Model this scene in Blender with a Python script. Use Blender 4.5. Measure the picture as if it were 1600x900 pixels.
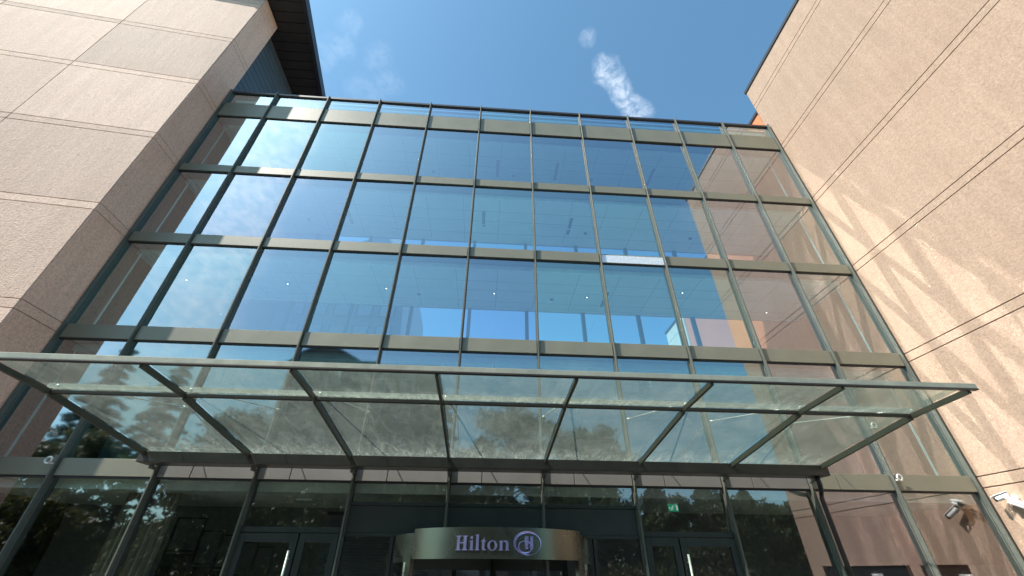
import bpy, bmesh, math, random
from mathutils import Vector, Matrix

for o in list(bpy.data.objects):
    bpy.data.objects.remove(o)
S = bpy.context.scene
COL = S.collection
R = math.radians

# ------------------------------------------------------------------ camera
cam_d = bpy.data.cameras.new("camera")
cam_d.sensor_width = 36.0
cam_d.lens = 14.402
cam_d.clip_start = 0.05
cam_d.clip_end = 2000.0
cam = bpy.data.objects.new("camera", cam_d)
COL.objects.link(cam)
CR = ((0.997794, -0.042568, -0.050939), (-0.066101, -0.566374, -0.821493), (0.006118, 0.823048, -0.567938))
CP = (-0.25674, -8.653416, 1.6)
cam.matrix_world = Matrix(((*CR[0], CP[0]), (*CR[1], CP[1]), (*CR[2], CP[2]), (0, 0, 0, 1)))
S.camera = cam

# ------------------------------------------------------------------ render, sun, sky
S.render.engine = 'CYCLES'
cy = S.cycles
cy.use_adaptive_sampling = False
cy.use_denoising = True
cy.denoiser = 'OPENIMAGEDENOISE'
cy.max_bounces = 10
cy.diffuse_bounces = 3
cy.glossy_bounces = 5
cy.transmission_bounces = 6
cy.transparent_max_bounces = 16
cy.caustics_reflective = True
cy.caustics_refractive = False
cy.blur_glossy = 0.0
cy.sample_clamp_indirect = 60.0
cy.use_guiding = True
cy.use_surface_guiding = True
cy.surface_guiding_probability = 0.75
cy.use_deterministic_guiding = True
cy.guiding_training_samples = 128
S.view_settings.view_transform = 'Standard'
S.view_settings.look = 'None'
S.view_settings.exposure = 0.78
S.view_settings.gamma = 1.0
S.view_settings.use_curve_mapping = False

SUN_L = Vector((1.0, 0.43, -1.38)).normalized()      # direction the sunlight travels
SUN_ELEV = math.asin(-SUN_L.z)
SUN_AZ = math.atan2(-SUN_L.x, -SUN_L.y)              # clockwise from +Y
sun_d = bpy.data.lights.new("sun", 'SUN')
sun_d.energy = 4.8
sun_d.angle = R(0.55)
sun_d.color = (1.0, 0.93, 0.83)
sun = bpy.data.objects.new("sun", sun_d)
COL.objects.link(sun)
sun.rotation_euler = SUN_L.to_track_quat('-Z', 'Y').to_euler()
sun.location = (-30, -15, 45)

W = bpy.data.worlds.new("World")
S.world = W
W.use_nodes = True
nt = W.node_tree
nt.nodes.clear()


class NT:
    """small node-graph helper"""

    def __init__(s, tree):
        s.t = tree

    def n(s, kind, **kw):
        nd = s.t.nodes.new(kind)
        for k, v in kw.items():
            if k.startswith('_'):
                setattr(nd, k[1:], v)
        return nd

    def lk(s, a, b):
        s.t.links.new(a, b)

    def val(s, sock, v):
        if hasattr(v, 'node'):
            s.lk(v, sock)
        elif v is not None:
            sock.default_value = v

    def math(s, op, a, b=None, c=None, clamp=False):
        nd = s.t.nodes.new('ShaderNodeMath')
        nd.operation = op
        nd.use_clamp = clamp
        s.val(nd.inputs[0], a)
        if b is not None:
            s.val(nd.inputs[1], b)
        if c is not None:
            s.val(nd.inputs[2], c)
        return nd.outputs[0]

    def noise(s, vec, scale, detail=4, rough=0.55, dist=0.0):
        nd = s.t.nodes.new('ShaderNodeTexNoise')
        nd.inputs['Scale'].default_value = scale
        nd.inputs['Detail'].default_value = detail
        nd.inputs['Roughness'].default_value = rough
        nd.inputs['Distortion'].default_value = dist
        if vec is not None:
            s.lk(vec, nd.inputs['Vector'])
        return nd.outputs['Fac']

    def ramp(s, fac, stops):
        nd = s.t.nodes.new('ShaderNodeValToRGB')
        els = nd.color_ramp.elements
        while len(els) < len(stops):
            els.new(0.5)
        for e, (p, c) in zip(els, stops):
            e.position = p
            e.color = (c[0], c[1], c[2], 1) if hasattr(c, '__len__') else (c, c, c, 1)
        s.lk(fac, nd.inputs[0])
        return nd.outputs[0]

    def mix(s, fac, a, b, blend='MIX'):
        nd = s.t.nodes.new('ShaderNodeMix')
        nd.data_type = 'RGBA'
        nd.blend_type = blend
        s.val(nd.inputs[0], fac)
        for i, v in ((6, a), (7, b)):
            if not hasattr(v, 'node') and len(v) == 3:
                v = (*v, 1)
            s.val(nd.inputs[i], v)
        return nd.outputs[2]

    def mapv(s, vec, scale=(1, 1, 1), loc=(0, 0, 0), rot=(0, 0, 0)):
        nd = s.t.nodes.new('ShaderNodeMapping')
        nd.inputs['Scale'].default_value = scale
        nd.inputs['Location'].default_value = loc
        nd.inputs['Rotation'].default_value = rot
        s.lk(vec, nd.inputs[0])
        return nd.outputs[0]

    def vadd(s, a, b):
        nd = s.t.nodes.new('ShaderNodeVectorMath')
        nd.operation = 'ADD'
        s.val(nd.inputs[0], a)
        s.val(nd.inputs[1], b)
        return nd.outputs[0]

    def dot(s, a, b):
        nd = s.t.nodes.new('ShaderNodeVectorMath')
        nd.operation = 'DOT_PRODUCT'
        s.val(nd.inputs[0], a)
        s.val(nd.inputs[1], b)
        return nd.outputs['Value']

    def vscale(s, a, k):
        nd = s.t.nodes.new('ShaderNodeVectorMath')
        nd.operation = 'SCALE'
        s.val(nd.inputs[0], a)
        nd.inputs['Scale'].default_value = k
        return nd.outputs[0]

    def bump(s, h, strength, dist, normal=None):
        nd = s.t.nodes.new('ShaderNodeBump')
        nd.inputs['Strength'].default_value = strength
        nd.inputs['Distance'].default_value = dist
        s.lk(h, nd.inputs['Height'])
        if normal is not None:
            s.lk(normal, nd.inputs['Normal'])
        return nd.outputs[0]

    def smooth(s, v, a, b):
        nd = s.t.nodes.new('ShaderNodeMapRange')
        nd.interpolation_type = 'SMOOTHSTEP'
        nd.inputs[1].default_value = a
        nd.inputs[2].default_value = b
        s.lk(v, nd.inputs[0])
        return nd.outputs[0]


g = NT(nt)
sky = nt.nodes.new('ShaderNodeTexSky')
sky.sky_type = 'NISHITA'
sky.sun_disc = False
sky.sun_elevation = SUN_ELEV
sky.sun_rotation = SUN_AZ
sky.air_density = 1.0
sky.dust_density = 0.9
sky.ozone_density = 1.0
tc = nt.nodes.new('ShaderNodeTexCoord')
dirv = tc.outputs['Generated']
# wisps of cirrus: soft blobs strung along the sky, broken up by noise
CLOUDS = [((0.219, 0.433, 0.874), 1.1, 0.6), ((0.228, 0.441, 0.868), 1.3, 0.8), ((0.240, 0.451, 0.860), 1.2, 0.8), ((0.252, 0.461, 0.851), 1.1, 0.7),
          ((0.264, 0.471, 0.842), 1.2, 0.8), ((0.276, 0.480, 0.833), 1.2, 0.8), ((0.287, 0.489, 0.824), 1.3, 0.75), ((0.298, 0.497, 0.815), 1.4, 0.7), ((0.178, 0.389, 0.904), 0.9, 0.3),
          ((-0.252, 0.44, 0.862), 1.4, 0.14), ((-0.23, 0.482, 0.845), 1.4, 0.14), ((-0.276, 0.5, 0.821), 2.0, 0.13),
          ((-0.319, 0.415, 0.852), 1.2, 0.16), ((-0.298, 0.387, 0.872), 1.0, 0.16), ((-0.349, 0.427, 0.834), 1.2, 0.14),
          ((-0.393, -0.5, 0.772), 2.6, 0.9), ((-0.435, -0.526, 0.731), 3.0, 1.0), ((-0.466, -0.566, 0.68), 3.2, 1.0),
          ((-0.494, -0.604, 0.625), 3.2, 1.0), ((-0.515, -0.64, 0.57), 3.4, 1.0), ((-0.538, -0.67, 0.511), 3.4, 1.0),
          ((-0.562, -0.695, 0.449), 3.6, 1.0), ((-0.578, -0.717, 0.389), 4.0, 0.9), ((-0.605, -0.664, 0.44), 3.4, 0.7),
          ((-0.60, -0.75, 0.28), 6.0, 0.8), ((0.2, -0.9, 0.25), 7.0, 0.5), ((0.45, -0.55, 0.62), 3.5, 0.25)]
nz = nt.nodes.new('ShaderNodeTexNoise')
nz.inputs['Scale'].default_value = 16.0
nz.inputs['Detail'].default_value = 6.0
g.lk(dirv, nz.inputs['Vector'])
warp = g.vscale(g.vadd(nz.outputs['Color'], (-0.5, -0.5, -0.5)), 0.05)
wnm = nt.nodes.new('ShaderNodeVectorMath')
wnm.operation = 'NORMALIZE'
g.lk(g.vadd(dirv, warp), wnm.inputs[0])
wd = wnm.outputs[0]
acc = None
for c, w, a in CLOUDS:
    c = Vector(c).normalized()
    d = g.dot(wd, tuple(c))
    m = g.smooth(d, math.cos(R(w * 1.5)), 1.0)
    m = g.math('MULTIPLY', m, a)
    acc = m if acc is None else g.math('MAXIMUM', acc, m)
n1 = g.noise(g.mapv(wd, scale=(64, 50, 84), rot=(0.3, 0.2, 0.5)), 1.0, 10, 0.66, 0.3)
n1 = g.smooth(n1, 0.28, 0.72)
cm = g.math('MULTIPLY', acc, g.math('MULTIPLY_ADD', n1, 0.8, 0.1))
cm = g.math('MULTIPLY', cm, 0.58, clamp=True)
gain = nt.nodes.new('ShaderNodeMix')
gain.data_type = 'RGBA'
# the sky whitens and brightens towards the sun
toward = g.math('POWER', g.math('MAXIMUM', g.dot(dirv, tuple(-SUN_L)), 0.0), 9.0)
glow = g.math('MULTIPLY_ADD', toward, 0.7, 1.0)
sk = g.mix(1.0, sky.outputs[0], (0.85, 1.22, 1.20), 'MULTIPLY')
sk = g.vscale(sk, 1.0)
g.lk(glow, sk.node.inputs['Scale'])
cw = nt.nodes.new('ShaderNodeVectorMath')
cw.operation = 'SCALE'
cw.inputs[0].default_value = (7.6, 8.2, 9.0)
g.lk(g.math('MULTIPLY_ADD', toward, 1.2, 1.0), cw.inputs['Scale'])
skyc = g.mix(cm, sk, cw.outputs[0])
bg = nt.nodes.new('ShaderNodeBackground')
bg.inputs['Strength'].default_value = 0.12
g.lk(skyc, bg.inputs['Color'])
wo = nt.nodes.new('ShaderNodeOutputWorld')
g.lk(bg.outputs[0], wo.inputs[0])
nt.nodes.remove(gain)

# ------------------------------------------------------------------ materials
MATS = {}


def new_mat(name):
    m = bpy.data.materials.new(name)
    m.use_nodes = True
    m.node_tree.nodes.clear()
    out = m.node_tree.nodes.new('ShaderNodeOutputMaterial')
    MATS[name] = m
    return m, NT(m.node_tree), out


def principled(h, base, rough=0.5, metal=0.0, normal=None, spec=0.5):
    p = h.t.nodes.new('ShaderNodeBsdfPrincipled')
    h.val(p.inputs['Base Color'], base if hasattr(base, 'node') else (*base, 1))
    h.val(p.inputs['Roughness'], rough)
    h.val(p.inputs['Metallic'], metal)
    p.inputs['Specular IOR Level'].default_value = spec
    if normal is not None:
        h.lk(normal, p.inputs['Normal'])
    return p.outputs[0]


def simple(name, base, rough=0.5, metal=0.0, var=0.12, scale=3.0, spec=0.5, bump=0.0):
    m, h, out = new_mat(name)
    t = h.t.nodes.new('ShaderNodeTexCoord').outputs['Object']
    n = h.noise(t, scale, 6, 0.6)
    lo = tuple(c * (1 - var) for c in base)
    hi = tuple(min(1, c * (1 + var)) for c in base)
    colr = h.ramp(n, [(0.3, lo), (0.7, hi)])
    rr = h.math('MULTIPLY_ADD', n, 0.2, rough - 0.1)
    nrm = h.bump(h.noise(t, scale * 12, 3), bump, 0.01) if bump else None
    h.lk(principled(h, colr, rr, metal, nrm, spec), out.inputs[0])
    return m


def stone(name, base, tint_var, streak=0.0, rough=0.9, spec=0.25, relief=1.0):
    """pinkish exposed-aggregate cladding: grains, faint weather marks, each slab a slightly different tone"""
    m, h, out = new_mat(name)
    t = h.t.nodes.new('ShaderNodeTexCoord').outputs['Object']
    geo = h.t.nodes.new('ShaderNodeNewGeometry')
    isl = geo.outputs['Random Per Island']
    fine = h.noise(t, 21, 5, 0.85)
    vor = h.t.nodes.new('ShaderNodeTexVoronoi')
    vor.inputs['Scale'].default_value = 30
    h.lk(t, vor.inputs['Vector'])
    mid = h.noise(t, 1.1, 5, 0.6)
    run = h.noise(h.mapv(t, scale=(2.6, 2.6, 0.22)), 1.5, 7, 0.7)
    b = Vector(base)
    c = h.ramp(fine, [(0.25, tuple(b * 0.55)), (0.5, tuple(b)), (0.75, tuple(b * 1.36))])
    sp = h.smooth(vor.outputs['Distance'], 0.05, 0.3)
    c = h.mix(h.math('MULTIPLY_ADD', sp, -0.22, 0.22), c, tuple(b * 0.45))
    c = h.mix(h.math('MULTIPLY', h.smooth(mid, 0.3, 0.8), 0.35), c, (b.x * 0.86, b.y * 0.80, b.z * 0.78), 'MIX')
    k = h.math('MULTIPLY_ADD', isl, tint_var * 2, 1 - tint_var)
    k2 = h.math('MULTIPLY_ADD', h.smooth(run, 0.3, 0.75), 0.13, 0.935)
    kk = h.math('MULTIPLY', k, k2)
    comb = h.t.nodes.new('ShaderNodeCombineColor')
    for i in range(3):
        h.lk(kk, comb.inputs[i])
    c = h.mix(1.0, c, comb.outputs[0], 'MULTIPLY')
    hgt = h.math('ADD', fine, h.math('MULTIPLY', vor.outputs['Distance'], 0.8))
    nrm = h.bump(hgt, 0.45, 0.006 * relief)
    if streak:
        nrm = h.bump(h.noise(h.mapv(t, scale=(2.2, 2.2, 0.35)), 2.0, 5, 0.6), streak, 0.035, nrm)
    h.lk(principled(h, c, rough, 0.0, nrm, spec), out.inputs[0])
    return m


def glass(name, tint, refl, f0, rough=0.05, wav=0.22):
    """coated facade glass: see-through, mirror-like, each pane slightly different in tint and flatness"""
    m, h, out = new_mat(name)
    tcn = h.t.nodes.new('ShaderNodeTexCoord')
    oi = h.t.nodes.new('ShaderNodeObjectInfo')
    rnd = oi.outputs['Random']
    v = h.t.nodes.new('ShaderNodeVectorMath')
    v.operation = 'MULTIPLY_ADD'
    comb = h.t.nodes.new('ShaderNodeCombineXYZ')
    for i in range(3):
        h.lk(rnd, comb.inputs[i])
    h.lk(comb.outputs[0], v.inputs[0])
    v.inputs[1].default_value = (37.0, 91.0, 53.0)
    h.lk(tcn.outputs['Object'], v.inputs[2])
    n = h.noise(h.mapv(v.outputs[0], scale=(1, 1, 0.8)), 0.55, 2, 0.45)
    nrm = h.bump(n, wav, 0.012)
    lw = h.t.nodes.new('ShaderNodeLayerWeight')
    lw.inputs['Blend'].default_value = 0.5
    h.lk(nrm, lw.inputs['Normal'])
    face = lw.outputs['Facing']
    p5 = h.math('POWER', face, 1.9)
    fac = h.math('MULTIPLY_ADD', p5, 1 - f0, f0, clamp=True)
    tr = h.t.nodes.new('ShaderNodeBsdfTransparent')
    tcol = h.mix(rnd, tuple(tint), (tint[0] * 0.9, tint[1] * 0.82, tint[2] * 1.0))
    h.lk(tcol, tr.inputs[0])
    gl = h.t.nodes.new('ShaderNodeBsdfGlossy')
    gl.inputs['Roughness'].default_value = rough
    gcol = h.mix(rnd, tuple(refl), (refl[0] * 0.98, refl[1] * 0.88, refl[2] * 1.0))
    h.lk(gcol, gl.inputs['Color'])
    h.lk(nrm, gl.inputs['Normal'])
    ms = h.t.nodes.new('ShaderNodeMixShader')
    h.lk(fac, ms.inputs[0])
    h.lk(tr.outputs[0], ms.inputs[1])
    h.lk(gl.outputs[0], ms.inputs[2])
    h.lk(ms.outputs[0], out.inputs[0])
    return m


def canopy_glass(name):
    """overhead glass with dried rain runs, dust and a dirty tide line at the low end"""
    m, h, out = new_mat(name)
    tcn = h.t.nodes.new('ShaderNodeTexCoord')
    oi = h.t.nodes.new('ShaderNodeObjectInfo')
    t0 = tcn.outputs['Object']
    comb = h.t.nodes.new('ShaderNodeCombineXYZ')
    for i in range(3):
        h.lk(oi.outputs['Random'], comb.inputs[i])
    t = h.vadd(t0, h.vscale(comb.outputs[0], 40))
    runs = h.noise(h.mapv(t, scale=(7.0, 2.6, 1)), 1.0, 10, 0.78, 0.9)
    dust = h.noise(t, 1.3, 6, 0.6, 0.4)
    grain = h.smooth(h.noise(t, 38, 4, 0.85), 0.3, 0.75)
    sep = h.t.nodes.new('ShaderNodeSeparateXYZ')
    h.lk(tcn.outputs['UV'], sep.inputs[0])
    low = h.math('POWER', h.smooth(sep.outputs[1], 0.5, 0.0), 1.8)
    d = h.math('MULTIPLY', h.smooth(runs, 0.42, 0.72), 0.12)
    d = h.math('MULTIPLY_ADD', h.smooth(dust, 0.35, 0.80), 0.10, d)
    d = h.math('MULTIPLY_ADD', low, h.math('MULTIPLY_ADD', h.smooth(runs, 0.40, 0.62), 0.22, 0.10), d)
    d = h.math('MULTIPLY', d, h.math('MULTIPLY_ADD', grain, 1.0, 0.5))
    d = h.math('ADD', d, 0.12, clamp=True)
    tr = h.t.nodes.new('ShaderNodeBsdfTransparent')
    tr.inputs[0].default_value = (0.55, 0.68, 0.62, 1)
    df = h.t.nodes.new('ShaderNodeBsdfDiffuse')
    df.inputs[0].default_value = (0.50, 0.53, 0.46, 1)
    tl = h.t.nodes.new('ShaderNodeBsdfTranslucent')
    tl.inputs[0].default_value = (0.50, 0.55, 0.48, 1)
    m0 = h.t.nodes.new('ShaderNodeMixShader')
    m0.inputs[0].default_value = 0.6
    h.lk(df.outputs[0], m0.inputs[1])
    h.lk(tl.outputs[0], m0.inputs[2])
    m1 = h.t.nodes.new('ShaderNodeMixShader')
    h.lk(d, m1.inputs[0])
    h.lk(tr.outputs[0], m1.inputs[1])
    h.lk(m0.outputs[0], m1.inputs[2])
    lw = h.t.nodes.new('ShaderNodeLayerWeight')
    lw.inputs['Blend'].default_value = 0.5
    f = h.math('MULTIPLY_ADD', h.math('POWER', lw.outputs['Facing'], 4.5), 0.85, 0.06, clamp=True)
    gl = h.t.nodes.new('ShaderNodeBsdfGlossy')
    gl.inputs['Roughness'].default_value = 0.04
    gl.inputs['Color'].default_value = (0.9, 0.95, 0.92, 1)
    h.lk(h.bump(h.noise(t0, 3.0, 3), 0.25, 0.01), gl.inputs['Normal'])
    m2 = h.t.nodes.new('ShaderNodeMixShader')
    h.lk(f, m2.inputs[0])
    h.lk(m1.outputs[0], m2.inputs[1])
    h.lk(gl.outputs[0], m2.inputs[2])
    h.lk(m2.outputs[0], out.inputs[0])
    return m


def leaf_mat(name, base):
    m, h, out = new_mat(name)
    geo = h.t.nodes.new('ShaderNodeNewGeometry')
    b = Vector(base)
    c = h.ramp(geo.outputs['Random Per Island'], [(0, tuple(b * 0.5)), (0.6, tuple(b)), (1, (b.x * 1.9, b.y * 1.6, b.z * 1.2))])
    p = principled(h, c, 0.55)
    tl = h.t.nodes.new('ShaderNodeBsdfTranslucent')
    h.lk(c, tl.inputs[0])
    ms = h.t.nodes.new('ShaderNodeMixShader')
    ms.inputs[0].default_value = 0.3
    h.lk(p, ms.inputs[1])
    h.lk(tl.outputs[0], ms.inputs[2])
    h.lk(ms.outputs[0], out.inputs[0])
    return m


def emit(name, c, s):
    m, h, out = new_mat(name)
    e = h.t.nodes.new('ShaderNodeEmission')
    e.inputs[0].default_value = (*c, 1)
    e.inputs[1].default_value = s
    h.lk(e.outputs[0], out.inputs[0])
    return m


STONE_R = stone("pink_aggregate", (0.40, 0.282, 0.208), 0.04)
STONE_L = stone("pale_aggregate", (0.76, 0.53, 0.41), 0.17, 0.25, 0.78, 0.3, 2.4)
STONE_T = stone("smooth_aggregate", (0.80, 0.49, 0.365), 0.03)
JOINT = simple("joint_shadow_gap", (0.10, 0.065, 0.06), 0.9)
METAL = simple("green_grey_aluminium", (0.098, 0.104, 0.088), 0.5, 0.0, 0.08, 6, 0.3)
METAL_D = simple("dark_green_metal", (0.03, 0.036, 0.033), 0.42, 0.3, 0.12, 4)
BAND = simple("bronze_panel", (0.185, 0.175, 0.125), 0.5, 0.0, 0.07, 1.5, 0.6)
SOFT_BAND = simple("grey_soffit_panel", (0.20, 0.195, 0.185), 0.45, 0.1, 0.07, 1.5)
GASKET = simple("black_gasket", (0.02, 0.02, 0.022), 0.6)
FOIL = simple("silver_foil", (0.75, 0.77, 0.80), 0.35, 0.4, 0.2, 18, bump=0.6)
CAP = simple("dark_roof_edge", (0.045, 0.045, 0.05), 0.45, 0.2)
CLAD = simple("blue_grey_cladding", (0.085, 0.105, 0.12), 0.5, 0.2, 0.12, 2)
SOFFIT = simple("dark_soffit_board", (0.035, 0.03, 0.028), 0.65, 0.0, 0.2, 3)
BEAM = simple("dark_bronze_beam", (0.04, 0.034, 0.028), 0.4, 0.3, 0.15, 3)
RAFT = simple("olive_canopy_bar", (0.06, 0.058, 0.042), 0.42, 0.1, 0.15, 5)
RAIL = simple("pale_anodised_rail", (0.30, 0.30, 0.235), 0.45, 0.2, 0.15, 5)
CEIL = simple("off_white_ceiling", (0.80, 0.82, 0.76), 0.75, 0.0, 0.05, 1.0)
TRIM = simple("white_trim", (0.85, 0.88, 0.86), 0.5)
INNER = simple("grey_interior_wall", (0.16, 0.17, 0.165), 0.7)
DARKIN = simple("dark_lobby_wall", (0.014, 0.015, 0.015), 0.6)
LOBCEIL = simple("sage_lobby_ceiling", (0.76, 0.80, 0.68), 0.7)
BLACKM = simple("black_metal", (0.012, 0.012, 0.013), 0.4)
STEEL = simple("brushed_steel", (0.72, 0.70, 0.66), 0.35, 0.35, 0.06, 9)
DRUM = simple("satin_bronze", (0.125, 0.128, 0.105), 0.27, 0.85, 0.08, 1.2)
SIGN = simple("sky_tinted_chrome", (0.52, 0.47, 0.86), 0.2, 0.75, 0.12, 4)  # chrome letters; the violet is reflected sky put into the base colour
ORANGE = simple("orange_render", (0.66, 0.20, 0.085), 0.85, 0.0, 0.08, 0.8)
CREAM = simple("cream_render", (0.62, 0.57, 0.47), 0.85, 0.0, 0.06, 0.8)
BRICK = simple("brown_brick", (0.11, 0.075, 0.055), 0.85, 0.0, 0.25, 6)
SLATE = simple("brown_roof_tile", (0.06, 0.045, 0.04), 0.8, 0.0, 0.25, 8)
WHITE = simple("white_plastic", (0.82, 0.82, 0.80), 0.35)
BARK = simple("bark", (0.07, 0.05, 0.035), 0.9, 0.0, 0.3, 8, bump=0.5)
LEAF = leaf_mat("green_leaves", (0.055, 0.085, 0.025))
LEAF2 = leaf_mat("olive_leaves", (0.08, 0.09, 0.03))
NEEDLE = leaf_mat("dark_needles", (0.025, 0.042, 0.02))
CURTAIN = simple("beige_curtain", (0.30, 0.27, 0.2), 0.9, 0.0, 0.1, 5)
BLIND = simple("grey_blind_slat", (0.20, 0.22, 0.26), 0.5)
PAVE = simple("grey_paving", (0.14, 0.135, 0.125), 0.85, 0.0, 0.15, 0.9)
GREEN = emit("green_exit_panel", (0.02, 0.34, 0.17), 0.5)
SIGNW = emit("white_exit_mark", (0.8, 0.9, 0.85), 0.45)
LAMP = emit("downlight_glow", (1.0, 0.93, 0.8), 4.0)
GLASS = glass("facade_glass", (0.57, 0.96, 0.92), (0.88, 0.98, 0.96), 0.32, 0.035, 0.15)
GLASS_G = glass("ground_glass", (0.74, 0.82, 0.76), (0.92, 0.96, 0.97), 0.19, 0.02)
GLASS_B = glass("rear_glass", (0.94, 0.99, 1.0), (0.9, 0.95, 1.0), 0.06, 0.02, 0.1)
CGLASS = canopy_glass("weathered_canopy_glass")


# ------------------------------------------------------------------ mesh helpers
class MB:
    def __init__(s):
        s.v, s.f, s.m, s.uv = [], [], [], {}

    def quad(s, a, b, c, d, m=0):
        i = len(s.v)
        s.v += [a, b, c, d]
        s.f.append((i, i + 1, i + 2, i + 3))
        s.m.append(m)

    def poly(s, pts, m=0):
        i = len(s.v)
        s.v += list(pts)
        s.f.append(tuple(range(i, i + len(pts))))
        s.m.append(m)

    def hexa(s, p, m=0):
        """eight corners: bottom ring 0-3, top ring 4-7"""
        i = len(s.v)
        s.v += [tuple(q) for q in p]
        for f in ((3, 2, 1, 0), (4, 5, 6, 7), (0, 1, 5, 4), (1, 2, 6, 5), (2, 3, 7, 6), (3, 0, 4, 7)):
            s.f.append(tuple(i + k for k in f))
            s.m.append(m)

    def box(s, x0, x1, y0, y1, z0, z1, m=0):
        s.hexa([(x0, y0, z0), (x1, y0, z0), (x1, y1, z0), (x0, y1, z0), (x0, y0, z1), (x1, y0, z1), (x1, y1, z1), (x0, y1, z1)], m)

    def bar(s, a, b, w, h, up=(0, 0, 1), m=0):
        """rectangular bar from a to b, w wide, h deep"""
        a, b = Vector(a), Vector(b)
        d = (b - a).normalized()
        side = d.cross(Vector(up)).normalized()
        u = side.cross(d).normalized()
        p = []
        for base in (a, b):
            pass
        ring = lambda c: [c - side * w / 2 - u * h / 2, c + side * w / 2 - u * h / 2, c + side * w / 2 + u * h / 2, c - side * w / 2 + u * h / 2]
        s.hexa(ring(a) + ring(b), m)

    def tube(s, pts, r, n=10, m=0, r2=None):
        pts = [Vector(q) for q in pts]
        rings = []
        for i, q in enumerate(pts):
            d = (pts[min(i + 1, len(pts) - 1)] - pts[max(i - 1, 0)]).normalized()
            ref = Vector((0, 0, 1)) if abs(d.z) < 0.9 else Vector((1, 0, 0))
            a = d.cross(ref).normalized()
            b = d.cross(a)
            rr = r if r2 is None else r + (r2 - r) * i / (len(pts) - 1)
            st = len(s.v)
            s.v += [tuple(q + (a * math.cos(t) + b * math.sin(t)) * rr) for t in [2 * math.pi * k / n for k in range(n)]]
            rings.append(st)
        for a, b in zip(rings[:-1], rings[1:]):
            for k in range(n):
                s.f.append((a + k, a + (k + 1) % n, b + (k + 1) % n, b + k))
                s.m.append(m)
        s.f.append(tuple(rings[0] + k for k in range(n)))
        s.f.append(tuple(rings[-1] + k for k in reversed(range(n))))
        s.m += [m, m]

    def arc(s, cx, cy_, r0, r1, a0, a1, z0, z1, n=32, m=0):
        """curved wall between radii r0<r1, angles measured from -Y (towards the camera), positive to +X"""
        P = lambda r, a, z: (cx + r * math.sin(a), cy_ - r * math.cos(a), z)
        A = [a0 + (a1 - a0) * k / n for k in range(n + 1)]
        st = len(s.v)
        for a in A:
            s.v += [P(r0, a, z0), P(r1, a, z0), P(r1, a, z1), P(r0, a, z1)]
        for k in range(n):
            i, j = st + 4 * k, st + 4 * (k + 1)
            for q in ((0, 1), (1, 2), (2, 3), (3, 0)):
                s.f.append((i + q[0], j + q[0], j + q[1], i + q[1]))
                s.m.append(m)
        e = st + 4 * n
        s.f += [(st, st + 1, st + 2, st + 3), (e + 3, e + 2, e + 1, e)]
        s.m += [m, m]

    def build(s, name, mats, parent=None, smooth=False, bevel=0.0):
        me = bpy.data.meshes.new(name)
        me.from_pydata(s.v, [], s.f)
        bm = bmesh.new()
        bm.from_mesh(me)
        bmesh.ops.recalc_face_normals(bm, faces=bm.faces)
        bm.to_mesh(me)
        bm.free()
        if not isinstance(mats, (list, tuple)):
            mats = [mats]
        for mm in mats:
            me.materials.append(mm)
        if len(mats) > 1:
            for p, k in zip(me.polygons, s.m):
                p.material_index = k
        if smooth:
            for p in me.polygons:
                p.use_smooth = True
        o = bpy.data.objects.new(name, me)
        COL.objects.link(o)
        if parent is not None:
            o.parent = parent
        if bevel:
            b = o.modifiers.new("edge", 'BEVEL')
            b.width = bevel
            b.segments = 1
            b.limit_method = 'ANGLE'
        return o


def thing(name, label, cat, group=None, loc=(0, 0, 0)):
    o = bpy.data.objects.new(name, None)
    o.empty_display_size = 0.3
    o.location = loc
    COL.objects.link(o)
    return tag(o, label, cat, group)


def tag(o, label, cat, group=None, kind=None):
    o['label'] = label
    o['category'] = cat
    if group:
        o['group'] = group
    if kind:
        o['kind'] = kind
    return o


def place(o, parent=None, loc=None):
    """a copy of an object sharing its mesh"""
    c = o.copy()
    COL.objects.link(c)
    if parent is not None:
        c.parent = parent
    if loc is not None:
        c.location = loc
    return c


def mx(m):
    return (m - 6.5) * 1.8


GZ = -0.40                                    # ground level; eye height is 2.0 m above it
XL, XR = -9.66, 9.88                          # outer mullions
XM = [None, XL] + [mx(m) for m in range(2, 12)] + [XR]
# spandrel bands (bottom, top)
BANDS = [(2.98, 3.28), (5.745, 6.08), (8.53, 8.84), (11.308, 11.59), (14.066, 14.76)]
GROOVES = [0.28, 3.05, 5.84, 8.59, 11.36, 14.09, 16.82, 19.58]

# ------------------------------------------------------------------ ground
mb = MB()
mb.quad((-900, -900, GZ), (900, -900, GZ), (900, 900, GZ), (-900, 900, GZ))
o = mb.build("ground", PAVE)
o['kind'] = 'structure'

# ------------------------------------------------------------------ right-hand building
rb = thing("stone_building", "pink stone building on the right with light streaks on its plain wall", "building", None, (9.97, 0.1, GZ))


def kid(o, par):
    """parent keeping world placement (parents here only carry a location)"""
    o.parent = par
    o.matrix_parent_inverse = Matrix.Translation(-Vector(par.location))
    return o


GAP = 0.017
levels = sorted([GZ - 0.05] + [v for z in GROOVES for v in (z, z + 0.21)] + [17.97])
levels = [z for z in levels if z <= 17.97]
Y0, Y1 = -6.02, 0.1
mb = MB()
OPEN = [(-2.2, -1.08), (-5.5, -2.5)]            # doorways near the corner (y ranges), head at 1.75
for a, b in zip(levels[:-1], levels[1:]):
    z0, z1 = a + GAP / 2, b - GAP / 2
    if z1 <= 0.5:
        cuts = [(Y0, -5.5), (-2.5, -2.2), (-1.08, Y1)]
    elif z0 < 1.8 < z1:
        for c0, c1 in ((Y0, -5.5), (-2.5, -2.2), (-1.08, Y1)):
            mb.box(9.97, 10.06, c0, c1, z0, 1.76)
        z0 = 1.76
        cuts = [(Y0, Y1)]
    else:
        cuts = [(Y0, Y1)]
    for c0, c1 in cuts:
        mb.box(9.97, 10.06, c0, c1, z0, z1)
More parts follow.
